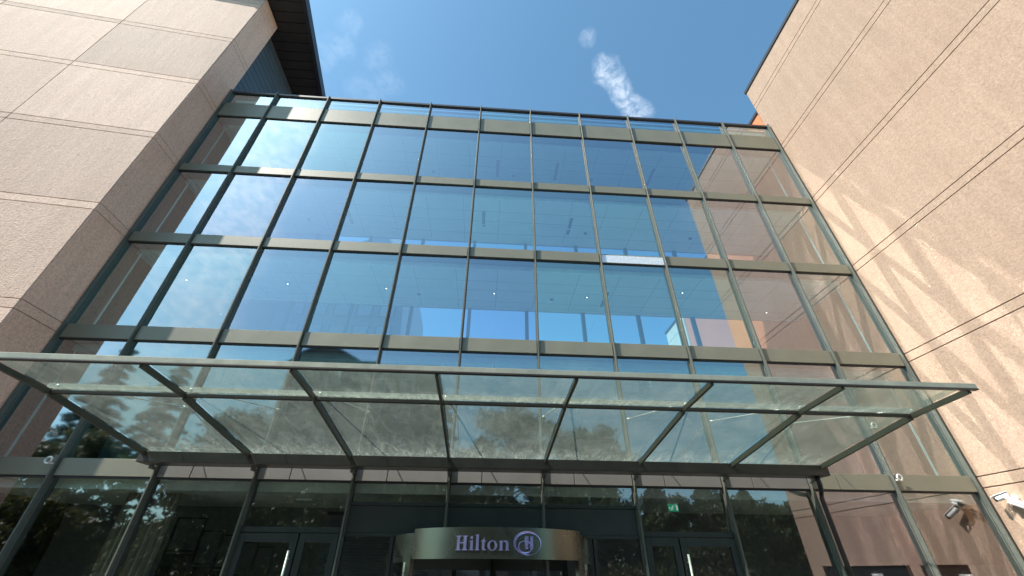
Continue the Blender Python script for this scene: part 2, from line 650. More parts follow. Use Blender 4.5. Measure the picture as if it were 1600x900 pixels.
for a, b in zip(levels[:-1], levels[1:]):
    mb.box(10.065, 24, Y0 - 0.09, Y0, a + GAP / 2, b - GAP / 2)
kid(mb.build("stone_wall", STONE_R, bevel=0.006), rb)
mb = MB()
mb.box(10.062, 24, Y0 + 0.002, Y1 - 0.004, GZ - 0.05, 17.93)
kid(mb.build("wall_core", JOINT), rb)
mb = MB()
mb.box(9.93, 24.1, Y0 - 0.13, Y1 + 0.05, 17.97, 18.11)
kid(mb.build("roof_coping", CAP), rb)
for c0, c1 in OPEN:
    mb = MB()
    mb.box(10.02, 10.055, c0 + 0.02, c1 - 0.02, GZ, 1.74)
    d = kid(mb.build("service_door", BLACKM), rb)
    mb = MB()
    mb.box(9.985, 10.018, (c0 + c1) / 2 + 0.25, (c0 + c1) / 2 + 0.6, 1.5, 1.6)
    h_ = mb.build("door_plate", STEEL)
    h_.parent = d

# ------------------------------------------------------------------ left-hand building
lb = thing("stone_building", "pale stone building on the left with checkered panels under a dark overhanging roof", "building", None, (-9.7, -1.08, GZ))
T = Vector((0.995, 0.0998, 0)).normalized()
N = Vector((T.y, -T.x, 0))
P0 = Vector((-9.7, -1.08, 0))
ZT = 20.38
lev = sorted([GZ - 0.05] + [v for z in GROOVES for v in (z, z + 0.22)] + [ZT])
mb = MB()
joints = [-0.022] + [-3.55 - 3.5 * k for k in range(6)]
for a, b in zip(lev[:-1], lev[1:]):
    for j1, j0 in zip(joints[:-1], joints[1:]):
        pr = [P0 + T * (j0 + GAP / 2), P0 + T * (j1 - GAP / 2)]
        q = [pr[0], pr[1], pr[1] - N * 0.08, pr[0] - N * 0.08]
        mb.hexa([(v.x, v.y, a + GAP / 2) for v in q] + [(v.x, v.y, b - GAP / 2) for v in q])
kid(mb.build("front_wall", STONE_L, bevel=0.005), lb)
mb = MB()
for a, b in zip(lev[:-1], lev[1:]):
    mb.box(-9.78, -9.7, -1.055, -0.03, a + GAP / 2, b - GAP / 2)
kid(mb.build("return_wall", STONE_T), lb)
e = P0 + T * joints[-1]
mb = MB()
c = [P0 - N * 0.085 - T * 0.09, Vector((-9.79, -0.033, 0)), Vector((-10.18, -0.033, 0)), Vector((-10.18, 12, 0)), Vector((-31, 12, 0)), e - N * 0.085]
n = len(c)
i = len(mb.v)
mb.v += [(v.x, v.y, GZ - 0.05) for v in c] + [(v.x, v.y, 20.36) for v in c]
mb.f += [tuple(range(n))] + [tuple(range(n, 2 * n))] + [(k, (k + 1) % n, n + (k + 1) % n, n + k) for k in range(n)]
mb.m += [0] * (n + 2)
kid(mb.build("wall_core", JOINT), lb)
# recessed boarded side wall behind the return
mb = MB()
z = 13.2
while z < 20.3:
    mb.box(-10.18, -10.13, -0.02, 11.9, z, min(z + 0.29, 20.4))
    z += 0.31
kid(mb.build("boarded_wall", CLAD), lb)
mb = MB()
mb.hexa([(-10.13, 0.55, 16.1), (-9.98, 0.62, 16.1), (-9.98, 0.95, 16.1), (-10.13, 1.0, 16.1), (-10.13, 0.62, 16.5), (-10.05, 0.7, 16.5), (-10.05, 0.8, 16.5), (-10.13, 0.9, 16.5)])
kid(mb.build("wall_vent", BLACKM), lb)
# roof: boarded soffit and fascia
mb = MB()
yk = [-1.42 + 0.40 * k for k in range(35)]
xo = lambda y: -8.22 - 0.143 * (y + 1.08)
for a, b in zip(yk[:-1], yk[1:]):
    b2 = b - 0.025
    mb.hexa([(-10.3, a, 20.46), (xo(a) - 0.14, a, 20.46), (xo(b2) - 0.14, b2, 20.46), (-10.3, b2, 20.46),
             (-10.3, a, 20.52), (xo(a) - 0.14, a, 20.52), (xo(b2) - 0.14, b2, 20.52), (-10.3, b2, 20.52)])
sof = kid(mb.build("soffit", SOFFIT), lb)
mb = MB()
f0, f1 = P0 + T * -21 + N * 0.24, P0 + N * 0.27
mb.hexa([(f0.x, f0.y, 20.53), (-10.0, f1.y, 20.53), (xo(-1.42) + 0.02, -1.43, 20.53), (-31, 12.4, 20.53)] +
        [(f0.x, f0.y, 20.8), (-10.0, f1.y, 20.8), (xo(-1.42) + 0.02, -1.43, 20.8), (-31, 12.4, 20.8)])
a, b = -1.43, 12.4
mb.hexa([(-10.6, a, 20.53), (xo(a) + 0.02, a, 20.53), (xo(b) + 0.02, b, 20.53), (-10.6, b, 20.53), (-10.6, a, 20.85), (xo(a) + 0.02, a, 20.85), (xo(b) + 0.02, b, 20.85), (-10.6, b, 20.85)])
kid(mb.build("roof", CAP), lb)
mb = MB()
mb.hexa([(xo(a) - 0.13, a, 20.40), (xo(a) + 0.03, a, 20.40), (xo(b) + 0.03, b, 20.40), (xo(b) - 0.13, b, 20.40),
         (xo(a) - 0.13, a, 20.525), (xo(a) + 0.03, a, 20.525), (xo(b) + 0.03, b, 20.525), (xo(b) - 0.13, b, 20.525)])
kid(mb.build("fascia", CAP), lb)

# ------------------------------------------------------------------ glass link building
gb = thing("glass_building", "glass-fronted building with bronze bands between the two stone buildings", "building", None, (0, 0, GZ))


def gpart(mb, name, mats, parent=None, **kw):
    o = mb.build(name, mats, **kw)
    if parent is None:
        kid(o, gb)
    else:
        o.parent = parent
    return o


proto = None
for m in range(1, 13):
    if proto is None:
        mb = MB()
        mb.box(-0.016, 0.016, -0.12, -0.021, GZ, 15.512)
        mb.box(-0.033, 0.033, -0.02, 0.05, GZ, 15.45)
        mb.box(-0.026, 0.026, 0.052, 0.14, GZ, 15.40)
        proto = gpart(mb, "mullion", METAL, bevel=0.004)
        proto.location.x = XM[m]
    else:
        c = place(proto)
        c.location.x = XM[m]
for a_, b_, c_, d_ in ((-9.70, -9.62 - 0.075, -0.05, 0.02), (9.915, 9.968, -0.03, 0.06)):
    mb = MB()
    mb.box(a_, b_, c_, d_, GZ, 15.41)
    gpart(mb, "edge_trim", METAL_D)
mb = MB()
mb.box(-9.70, 9.95, -0.055, 0.12, 15.415, 15.50)
gpart(mb, "roof_edge", CAP)


def panel_mesh(x0, x1, z0, z1, mat, joint=False):
    mb = MB()
    if joint:
        xj = x0 + (x1 - x0) * 0.34
        mb.box(x0, xj - 0.008, -0.055, 0.03, z0, z1)
        mb.box(xj + 0.008, x1, -0.055, 0.03, z0, z1)
        mb.box(xj - 0.008, xj + 0.008, -0.045, 0.03, z0 + 0.01, z1 - 0.01, 1)
    else:
        mb.box(x0, x1, -0.055, 0.03, z0, z1)
    mb.box(x0, x1, -0.03, 0.028, z0 - 0.034, z0 - 0.002, 1)
    return mb


def pane_mesh(x0, x1, z0, z1):
    mb = MB()
    mb.quad((x0, 0, z0), (x1, 0, z0), (x1, 0, z1), (x0, 0, z1))
    return mb


prnd = random.Random(3)


def pane(w, z0, z1, xc, src=None):
    """one facade pane about its own centre, never quite true in its frame"""
    if src is None:
        mb = MB()
        mb.quad((-w / 2, 0, (z0 - z1) / 2), (w / 2, 0, (z0 - z1) / 2), (w / 2, 0, (z1 - z0) / 2), (-w / 2, 0, (z1 - z0) / 2))
        o = gpart(mb, "window_pane", GLASS)
    else:
        o = place(src)
    o.location = (xc, 0, (z0 + z1) / 2)
    o.rotation_euler = (R(prnd.gauss(0, 0.13)), 0, R(prnd.gauss(0, 0.13)))
    return o


for bi, (zb, zt) in enumerate(BANDS):
    pr = None
    for m in range(1, 12):
        x0, x1 = XM[m] + 0.034, XM[m + 1] - 0.034
        if bi == 2 and m == 8:
            mb = panel_mesh(x0, x1, zb, zt - 0.06, None)
            o = gpart(mb, "spandrel_panel", [FOIL, GASKET])
            o['label'] = "spandrel with its cover missing and silver foil showing"
            mb = MB()
            mb.box(x0, x1, -0.02, 0.03, zt - 0.055, zt)
            mb.build("cover_strip", BAND, o)
            kidm = o.children[-1] if o.children else None
            continue
        jt = bi == 0 and 3 <= m <= 10
        mt = [SOFT_BAND if (bi == 0 and 3 <= m <= 9) else BAND, GASKET]
        if pr is not None and 2 < m < 11 and bi > 0:
            c = place(pr)
            c.location.x = XM[m] - XM[2]
            c.location.x += 0
        else:
            o = gpart(panel_mesh(x0, x1, zb, zt, None, jt), "spandrel_panel", mt, bevel=0.003)
            if m == 2 and bi > 0:
                pr = o
ROWS = [(3.28, 5.711), (6.08, 8.496), (8.84, 11.274), (11.59, 14.032), (14.76, 15.415)]
for zb, zt in ROWS:
    pr = None
    for m in range(1, 12):
        x0, x1 = XM[m] + 0.032, XM[m + 1] - 0.032
        o = pane(x1 - x0, zb, zt, (x0 + x1) / 2, pr if m < 11 else None)
        if m == 2:
            pr = o
# storeys: slabs, ceilings, white edge trims, rear glazing
RY = 2.4
for i, (zb, zt) in enumerate(BANDS):
    cz = zb - 0.13 if i else 2.85
    if i:
        mb = MB()
        mb.box(-9.6, 9.8, 0.34, RY + 0.05, cz, zt - 0.03)
        cl_ = gpart(mb, "ceiling", CEIL)
        mb = MB()
        for yy in (0.9, 1.35, 1.95):
            mb.box(-9.44, 9.54, yy - 0.004, yy + 0.004, cz - 0.003, cz + 0.002)
        for k in range(17):
            mb.box(-9.3 + 1.15 * k, -9.292 + 1.15 * k, 0.36, RY - 0.1, cz - 0.003, cz + 0.002)
        mb.build("panel_joints", INNER, cl_)
        mb = MB()
        mb.box(-9.45, 9.55, 0.30, 0.337, cz - 0.02, cz + 0.09)
        mb.box(9.55, 9.572, 0.30, 0.34, BANDS[i - 1][1], cz + 0.09)
        mb.box(-9.472, -9.45, 0.30, 0.34, BANDS[i - 1][1], cz + 0.09)
        if i >= 3:
            mb.box(-9.44, 9.54, 1.50, 1.53, cz - 0.015, cz - 0.001)
        else:
            mb.box(-9.44, 9.54, RY - 0.08, RY - 0.04, cz - 0.03, cz - 0.001)
        gpart(mb, "ceiling_trim", TRIM)
        mb = MB()
        mb.box(-9.6, 9.85, 0.055, 0.33, zb + 0.02, zt - 0.02)
        gpart(mb, "slab_edge", INNER)
mb = MB()
mb.box(-9.7, 9.96, 0.14, 2.6, 15.1, 15.38)
gpart(mb, "roof_slab", INNER)
mb = MB()
mb.box(-9.5, 9.8, 0.115, 0.138, 15.08, 15.2)
gpart(mb, "roof_trim", TRIM)
# rear wall of the corridor: glazed on the middle two storeys
pr = None
for m in range(2, 12):
    if pr is None:
        mb = MB()
        mb.box(-0.05, 0.05, RY - 0.03, RY + 0.1, 6.0, 14.0)
        pr = gpart(mb, "rear_mullion", METAL_D)
        pr.location.x = XM[m]
    else:
        c = place(pr)
        c.location.x = XM[m]
for zb, zt in ((6.08, 8.40), (8.84, 11.18)):
    mb = MB()
    mb.quad((-9.6, RY, zb), (9.8, RY, zb), (9.8, RY, zt), (-9.6, RY, zt))
    gpart(mb, "rear_glazing", GLASS_B)
mb = MB()
mb.box(-9.62, 9.9, RY + 0.11, RY + 0.2, GZ, 5.75)
mb.box(-9.62, 9.9, RY + 0.11, RY + 0.2, 11.6, 15.1)
gpart(mb, "rear_wall", INNER)
mb = MB()
mb.box(-9.62, 9.9, RY + 0.06, RY + 0.11, 5.76, 6.08)
mb.box(-9.62, 9.9, RY + 0.06, RY + 0.11, 8.42, 8.84)
mb.box(-9.62, 9.9, RY + 0.06, RY + 0.11, 11.2, 11.59)
gpart(mb, "rear_spandrel", METAL_D)
mb = MB()
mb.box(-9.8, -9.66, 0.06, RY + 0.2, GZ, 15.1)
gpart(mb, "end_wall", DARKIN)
for q in ((-0.16, 1.49), (2.63, 1.49), (-6.13, 1.44), (-3.32, 1.46), (-8.96, 1.46), (5.39, 1.04), (8.49, 1.93)):
    mb = MB()
    mb.tube([(q[0], q[1], 8.402), (q[0], q[1], 8.385)], 0.055, 14)
    mb.tube([(q[0], q[1], 8.3845), (q[0], q[1], 8.378)], 0.019, 12, 1)
    gpart(mb, "downlight", [BLACKM, LAMP])
for x, zc, yy, ln in ((-0.2, 13.93, 1.0, 0.8), (2.0, 13.93, 1.0, 0.8), (-0.6, 11.178, 0.9, 0.7), (2.3, 11.178, 1.0, 0.8), (3.2, 8.4, 1.2, 0.8), (-5.0, 11.178, 1.0, 0.8), (5.6, 13.93, 1.0, 0.8)):
    mb = MB()
    mb.box(x - 0.05, x + 0.05, yy, yy + ln, zc - 0.012, zc + 0.002)
    gpart(mb, "slot_diffuser", BLACKM)
for x, zc in ((2.9, 11.178), (6.6, 11.178), (-6.4, 11.178), (0.4, 13.93), (-2.6, 13.93), (3.4, 13.93), (1.6, 8.4), (-2.4, 8.4)):
    mb = MB()
    mb.tube([(x, 1.7, zc + 0.002), (x, 1.7, zc - 0.02)], 0.06, 14)
    gpart(mb, "ceiling_speaker", BLACKM)

# ---- ground floor of the glass building
mb = MB()
mb.box(-9.62, 9.9, 0.12, 2.52, 2.79, 2.96)
gpart(mb, "lobby_ceiling", LOBCEIL)
mb = MB()
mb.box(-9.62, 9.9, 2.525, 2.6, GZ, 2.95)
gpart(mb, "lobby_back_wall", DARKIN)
mb = MB()
mb.box(-9.62, 9.9, 0.06, 2.52, GZ, GZ + 0.03)
gpart(mb, "lobby_floor", simple("floor_tile", (0.22, 0.215, 0.19), 0.35))
for m in (1, 2, 3, 9, 10, 11):
    gpart(pane_mesh(XM[m] + 0.032, XM[m + 1] - 0.032, GZ + 0.1, 2.945), "window_pane", GLASS_G)
for m in range(1, 12):
    if m not in (4, 8):
        mb = MB()
        mb.box(XM[m] + 0.034, XM[m + 1] - 0.034, -0.03, 0.04, GZ, GZ + 0.09)
        gpart(mb, "bottom_rail", METAL_D)
for m in (4, 8):                                # bays with a pair of doors under a fixed light
    x0, x1 = XM[m] + 0.034, XM[m + 1] - 0.034
    gpart(pane_mesh(x0, x1, 2.215, 2.945), "window_pane", GLASS_G)
    mb = MB()
    mb.box(x0, x1, -0.035, 0.05, 2.13, 2.215)
    gpart(mb, "transom", METAL_D, bevel=0.004)
    xs = -3.43 if m == 4 else 3.39
    for k, (a, b) in enumerate(((x0, xs), (xs, x1))):
        a, b = a + 0.012, b - 0.012
        mb = MB()
        fw = 0.11
        mb.box(a, a + fw, -0.045, 0.03, GZ + 0.02, 2.115)
        mb.box(b - fw, b, -0.045, 0.03, GZ + 0.02, 2.115)
        mb.box(a + fw, b - fw, -0.045, 0.03, 1.985, 2.115)
        mb.box(a + fw, b - fw, -0.045, 0.03, GZ + 0.02, GZ + 0.16)
        d = gpart(mb, "door", METAL_D, bevel=0.004)
        mb = pane_mesh(a + fw - 0.01, b - fw + 0.01, GZ + 0.15, 1.995)
        dg = mb.build("door_glass", GLASS_G, d)
        if (m == 4 and k == 0) or (m == 8 and k == 1):
            hx = b - 0.055 if m == 4 else a + 0.055
            mb = MB()
            mb.tube([(hx, -0.16, 0.55), (hx, -0.16, 1.86)], 0.02, 12)
            for hz in (0.75, 1.74):
                mb.tube([(hx, -0.165, hz), (hx, -0.04, hz)], 0.013, 10)
            mb.build("door_handle", STEEL, d, smooth=True)
for m in (5, 6, 7):
    x0, x1 = XM[m] + 0.034, XM[m + 1] - 0.034
    gpart(pane_mesh(x0, x1, 2.63, 2.945), "window_pane", GLASS_G)
    mb = MB()
    mb.box(x0, x1, -0.04, 0.05, 2.575, 2.63)
    gpart(mb, "transom", METAL_D, bevel=0.004)
    mb = MB()
    mb.box(x0, x1, -0.012, 0.03, 2.14, 2.572)
    gpart(mb, "dark_panel", simple("dark_panel_%d" % m, (0.028, 0.032, 0.03), 0.35))
    mb = MB()
    mb.box(x0, x1, -0.035, 0.05, 2.085, 2.138)
    gpart(mb, "transom", METAL_D, bevel=0.004)
for a, b in ((XM[5] + 0.034, -1.85), (1.85, XM[8] - 0.034)):
    gpart(pane_mesh(a, b, GZ + 0.1, 2.084), "window_pane", GLASS_G)
for xx in (-1.82, 1.82):
    mb = MB()
    mb.box(xx - 0.03, xx + 0.03, -0.04, 0.05, GZ, 2.084)
    gpart(mb, "door_post", METAL_D)
for x, zc in ((8.21, 3.21), (-8.22, 3.22), (8.21, 4.26)):
    mb = MB()
    ring = [(x + 0.055 * math.cos(t), -0.135, zc + 0.055 * math.sin(t)) for t in [k * math.pi / 8 for k in range(17)]]
    mb.tube(ring, 0.017, 8)
    mb.tube([(x, -0.135, zc - 0.05), (x - 0.1 if x > 0 else x + 0.1, -0.1, zc - 0.05)], 0.014, 8)
    gpart(mb, "bracket_ring", STEEL, smooth=True)

# ------------------------------------------------------------------ entrance canopy
can = thing("glass_canopy", "long glass canopy with stained panes over the hotel entrance", "canopy", None, (0, -0.47, 3.3))


def cpart(mb, name, mats, **kw):
    return kid(mb.build(name, mats, **kw), can)


GUT = Vector((0, -0.47, 3.34))
MID = Vector((0, -2.74, 3.64))
FRO = Vector((0, -3.69, 3.70))
cx0, cx1 = mx(3) - 0.06, mx(10) + 0.06
mb = MB()
mb.box(cx0 - 0.02, cx1 + 0.05, -0.56, -0.22, 3.14, 3.325)
cpart(mb, "gutter_beam", BEAM, bevel=0.008)
for a, b, w, hgt, nm in ((MID, MID, 0.085, 0.075, "cross_beam"), (FRO, FRO, 0.07, 0.075, "front_rail")):
    mb = MB()
    if nm == "cross_beam":
        mb.box(cx0 - 0.03, cx1 + 0.03, a.y - 0.03, a.y + 0.03, a.z - 0.055, a.z - 0.012)
        mb.box(cx0 - 0.03, cx1 + 0.03, a.y - 0.012, a.y + 0.012, a.z + 0.012, a.z + 0.085, 1)
    else:
        mb.box(cx0 - 0.03, cx1 + 0.03, a.y - 0.05, a.y - 0.012, a.z - 0.028, a.z + 0.04, 1)
        mb.box(cx0 - 0.03, cx1 + 0.03, a.y - 0.054, a.y + 0.004, a.z - 0.05, a.z - 0.03)
    cpart(mb, nm, [BEAM, RAIL], bevel=0.003)
pr = None
for m in range(3, 11):
    if pr is None:
        mb = MB()
        mb.bar((0, GUT.y - 0.05, GUT.z - 0.05), (0, MID.y, MID.z - 0.05), 0.042, 0.085)
        mb.bar((0, MID.y, MID.z - 0.04), (0, FRO.y + 0.002, FRO.z - 0.045), 0.042, 0.07)
        pr = cpart(mb, "rafter", RAFT, bevel=0.003)
        pr.location.x = mx(m)
    else:
        c = place(pr)
        c.location.x = mx(m)
for A_, B_ in ((GUT, MID), (MID, FRO)):
    pr = None
    for m in range(3, 10):
        if pr is None:
            me_x0, me_x1 = -0.87, 0.87
            mb = MB()
            mb.quad((me_x0, A_.y, A_.z), (me_x1, A_.y, A_.z), (me_x1, B_.y, B_.z), (me_x0, B_.y, B_.z))
            pr = cpart(mb, "canopy_pane", CGLASS)
            uvl = pr.data.uv_layers.new(name="UVMap")
            for li, lp in enumerate(pr.data.loops):
                v = pr.data.vertices[lp.vertex_index].co
                uvl.data[li].uv = ((v.x + 0.87) / 1.74, (v.y - A_.y) / (B_.y - A_.y))
            pr.location.x = mx(m) + 0.9
        else:
            c = place(pr)
            c.location.x = mx(m) + 0.9
pr = None
for m in range(3, 11):
    if pr is None:
        mb = MB()
        mb.tube([(0.05, -0.12, 4.26), (0.05, MID.y + 0.02, MID.z + 0.07)], 0.011, 8)
        mb.tube([(0.05, -0.10, 4.265), (0.05, -0.19, 4.24)], 0.024, 8)
        mb.tube([(0.05, MID.y + 0.12, MID.z + 0.1), (0.05, MID.y - 0.02, MID.z + 0.045)], 0.022, 8)
        pr = cpart(mb, "tie_rod", STEEL, smooth=True)
        pr.location.x = mx(m)
    else:
        c = place(pr)
        c.location.x = mx(m)
mb = MB()
mb.tube([(mx(10) - 0.1, -0.45, 3.15), (mx(10) - 0.1, -0.45, 3.02), (mx(10) - 0.02, -0.34, 2.95), (mx(10) + 0.06, -0.2, 2.9), (mx(10) + 0.06, -0.16, 2.8), (mx(10) + 0.06, -0.16, GZ)], 0.042, 14)
cpart(mb, "downpipe", BLACKM, smooth=True)
for m in range(3, 11):
    mb = MB()
    mb.box(mx(m) - 0.03, mx(m) + 0.03, -0.26, -0.10, 3.09, 3.139)
    cpart(mb, "bracket", METAL)

# ------------------------------------------------------------------ revolving door
DC = (-0.011, 0.111)
DR = 1.75
rd = thing("revolving_door", "round bronze revolving door carrying the hotel name over its opening", "door", None, (DC[0], DC[1], GZ))


def dpart(mb, name, mats, parent=None, **kw):
    o = mb.build(name, mats, **kw)
    if parent is None:
        kid(o, rd)
    else:
        o.parent = parent
    return o


FULL = R(93)
mb = MB()
mb.arc(DC[0], DC[1], DR - 0.06, DR - 0.012, -FULL, FULL, 1.78, 2.08, 64)
dr_ = dpart(mb, "drum_ring", DRUM, smooth=True)
dr_.data.set_sharp_from_angle(angle=R(30))
mb = MB()
mb.arc(DC[0], DC[1], DR - 0.012, DR + 0.035, R(-45.5), R(48.8), 1.735, 2.13, 64)
fas = dpart(mb, "fascia", DRUM)
for p in fas.data.polygons:
    p.use_smooth = True
fas.data.set_sharp_from_angle(angle=R(30))
mb = MB()
mb.arc(DC[0], DC[1], 0.02, DR - 0.03, -FULL, FULL, 2.05, 2.075, 48)
dpart(mb, "drum_roof", METAL_D)
mb = MB()
mb.arc(DC[0], DC[1], 0.02, DR - 0.07, -FULL, FULL, 1.80, 1.83, 48)
dpart(mb, "drum_ceiling", simple("pale_drum_ceiling", (0.42, 0.38, 0.34), 0.6))
for sg in (-1, 1):
    mb = MB()
    mb.arc(DC[0], DC[1], DR - 0.045, DR - 0.03, R(52) * sg, R(90) * sg, GZ + 0.1, 1.70, 18)
    dpart(mb, "curved_glass", GLASS_G)
    mb = MB()
    mb.arc(DC[0], DC[1], DR - 0.07, DR + 0.0, R(48) * sg, R(52) * sg, GZ, 1.776, 4)
    dpart(mb, "door_jamb", DRUM)
    mb = MB()
    mb.arc(DC[0], DC[1], DR - 0.055, DR - 0.015, R(52.1) * sg, R(90) * sg, 1.70, 1.776, 18)
    dpart(mb, "head_rail", DRUM)
    mb = MB()
    mb.arc(DC[0], DC[1], DR - 0.055, DR - 0.015, R(52.1) * sg, R(90) * sg, GZ, GZ + 0.1, 18)
    dpart(mb, "base_rail", METAL_D)
mb = MB()
mb.tube([(DC[0], DC[1], GZ), (DC[0], DC[1], 1.8)], 0.05, 14)
dpart(mb, "centre_post", METAL_D, smooth=True)
for k in range(4):
    a = R(28 + 90 * k)
    u = Vector((math.sin(a), -math.cos(a), 0))
    mb = MB()
    c0 = Vector((DC[0], DC[1], 0))
    for z0, z1 in ((GZ + 0.02, GZ + 0.14), (1.60, 1.78)):
        mb.bar(c0 + u * 0.06 + Vector((0, 0, (z0 + z1) / 2)), c0 + u * 1.6 + Vector((0, 0, (z0 + z1) / 2)), 0.05, z1 - z0)
    mb.bar(c0 + u * 1.60 + Vector((0, 0, GZ + 0.02)), c0 + u * 1.60 + Vector((0, 0, 1.78)), 0.05, 0.09, up=tuple(u))
    wg = dpart(mb, "door_wing", METAL_D)
    mb = MB()
    p = [c0 + u * 0.06, c0 + u * 1.56]
    mb.quad((p[0].x, p[0].y, GZ + 0.13), (p[1].x, p[1].y, GZ + 0.13), (p[1].x, p[1].y, 1.61), (p[0].x, p[0].y, 1.61))
    dpart(mb, "wing_glass", GLASS_B, wg)


def flat_shape(name, loops, depth):
    """filled outline (with holes) -> mesh, in the XY plane, extruded by depth"""
    cu = bpy.data.curves.new(name, 'CURVE')
    cu.dimensions = '2D'
    cu.fill_mode = 'BOTH'
    cu.extrude = depth / 2
    for lp in loops:
        sp = cu.splines.new('POLY')
        sp.points.add(len(lp) - 1)
        for q, (x, y) in zip(sp.points, lp):
            q.co = (x, y, 0, 1)
        sp.use_cyclic_u = True
    ob = bpy.data.objects.new(name, cu)
    COL.objects.link(ob)
    bpy.context.view_layer.update()
    me = bpy.data.meshes.new_from_object(ob.evaluated_get(bpy.context.evaluated_depsgraph_get()))
    bpy.data.objects.remove(ob)
    bpy.data.curves.remove(cu)
    return me


def ell(cx, cyy, rx, ry, n=48, a0=0, a1=2 * math.pi):
    return [(cx + rx * math.cos(a0 + (a1 - a0) * k / n), cyy + ry * math.sin(a0 + (a1 - a0) * k / n)) for k in range(n)]


CH = 0.185
XH = 0.122
Hh = [(0, 0), (.078, 0), (.078, .01), (.060, .014), (.060, .086), (.112, .086), (.112, .014), (.094, .01), (.094, 0), (.172, 0), (.172, .01), (.154, .014),
      (.154, .171), (.172, .175), (.172, .185), (.094, .185), (.094, .175), (.112, .171), (.112, .102), (.060, .102), (.060, .171), (.078, .175), (.078, .185), (0, .185), (0, .175), (.018, .171), (.018, .014), (0, .01)]
ii = [(0, 0), (.062, 0), (.062, .009), (.050, .012), (.050, .126), (.044, .126), (0, .114), (0, .106), (.014, .104), (.014, .012), (0, .009)]
ll = [(0, 0), (.062, 0), (.062, .009), (.050, .012), (.050, .202), (.044, .202), (0, .190), (0, .182), (.014, .180), (.014, .012), (0, .009)]
tt = [(.020, .022), (.028, .006), (.046, -.003), (.066, .001), (.078, .012), (.075, .018), (.064, .013), (.056, .018), (.054, .030), (.054, .108), (.076, .108), (.076, .122), (.054, .122), (.054, .155), (.046, .155), (.034, .132), (.002, .116), (.002, .108), (.020, .108)]
oo = [ell(.068, .060, .068, .064), ell(.068, .060, .034, .055)[::-1]]
nn = [(0, 0), (.062, 0), (.062, .009), (.050, .012), (.050, .096), (.066, .107), (.084, .106), (.094, .096), (.097, .080), (.097, .012), (.086, .009), (.086, 0), (.148, 0), (.148, .009), (.134, .012), (.134, .086), (.130, .108), (.117, .122), (.100, .127), (.080, .124), (.050, .106), (.050, .126), (.044, .126), (0, .114), (0, .106), (.014, .104), (.014, .012), (0, .009)]
WORD = [([Hh], 0.0), ([ii, ell(.031, .160, .020, .019, 20)], 0.196), ([ll], 0.276), ([tt], 0.352), (oo, 0.446), ([nn], 0.602)]


def wrap(me, phi0, z0, kx, kz, off):
    for v in me.vertices:
        a = phi0 + v.co.x * kx / DR
        r = DR + 0.035 + off + v.co.z
        zz = z0 + v.co.y * kz
        v.co = (DC[0] + r * math.sin(a), DC[1] - r * math.cos(a), zz)


def sign_part(name, loops_list, phi0, z0, kx, kz, depth, off):
    bm = bmesh.new()
    for loops, dx in loops_list:
        me = flat_shape("shape", loops, depth)
        for v in me.vertices:
            v.co.x += dx
        bm.from_mesh(me)
        bpy.data.meshes.remove(me)
    me = bpy.data.meshes.new(name)
    bm.to_mesh(me)
    bm.free()
    wrap(me, phi0, z0, kx, kz, off)
    me.materials.clear()
    me.materials.append(SIGN)
    for p in me.polygons:
        p.material_index = 0
    o = bpy.data.objects.new(name, me)
    COL.objects.link(o)
    kid(o, rd)
    return o


KX = math.radians(25.2) * DR / 0.75
sign_part("lettering", WORD, R(-19.5), 1.838, KX, 0.98, 0.016, 0.009)
# emblem: swept oval ring, small ring and block letter
sc_ = 1.0
outer = ell(0, 0, .212, .150, 64)
inner = ell(.014, -.010, .188, .134, 64)[::-1]
em = sign_part("emblem", [([outer, inner], 0.0)], R(14.4), 1.935, 1.0, 1.0, 0.014, 0.008)
outer = ell(-.045, -.052, .108, .080, 48)
inner = ell(-.039, -.046, .092, .067, 48)[::-1]
e2 = sign_part("emblem_swirl", [([outer, inner], 0.0)], R(14.4), 1.935, 1.0, 1.0, 0.010, 0.028)
blk = [(-.062, -.078), (-.014, -.078), (-.014, -.006), (.012, -.006), (.012, -.078), (.064, -.078), (.064, .086), (.020, .086), (.020, .02), (-.006, .02), (-.006, .086), (-.062, .086)]
e3 = sign_part("emblem_letter", [([blk], 0.02)], R(14.4), 1.935, 1.0, 1.0, 0.010, 0.010)

# ------------------------------------------------------------------ things in and on the building
# exit sign hanging from the lobby ceiling
es = thing("exit_sign", "green running-man exit sign hung inside above the right-hand doors", "exit sign", None, (3.68, 0.62, 2.79))
mb = MB()
mb.box(3.56, 3.80, 0.58, 0.66, 2.75, 2.789)
kid(mb.build("sign_body", WHITE, bevel=0.006), es)
mb = MB()
mb.box(3.575, 3.785, 0.612, 0.624, 2.62, 2.75)
kid(mb.build("sign_panel", GREEN), es)
mb = MB()
yq = 0.605
mb.box(3.735, 3.765, yq, yq + 0.006, 2.64, 2.73)                    # doorway
mb.box(3.655, 3.668, yq, yq + 0.006, 2.703, 2.722)                  # head
mb.bar((3.655, yq + .003, 2.70), (3.64, yq + .003, 2.668), 0.006, 0.016, up=(1, 0, 0))
mb.bar((3.642, yq + .003, 2.668), (3.668, yq + .003, 2.652), 0.006, 0.011, up=(0, 0, 1))
mb.bar((3.64, yq + .003, 2.668), (3.622, yq + .003, 2.64), 0.006, 0.011, up=(1, 0, 0))
mb.bar((3.652, yq + .003, 2.693), (3.68, yq + .003, 2.686), 0.006, 0.009, up=(0, 0, 1))
mb.box(3.595, 3.615, yq, yq + 0.006, 2.675, 2.690)                  # arrow
mb.poly([(3.595, yq, 2.702), (3.595, yq, 2.663), (3.578, yq, 2.682)])
kid(mb.build("sign_marks", SIGNW), es)
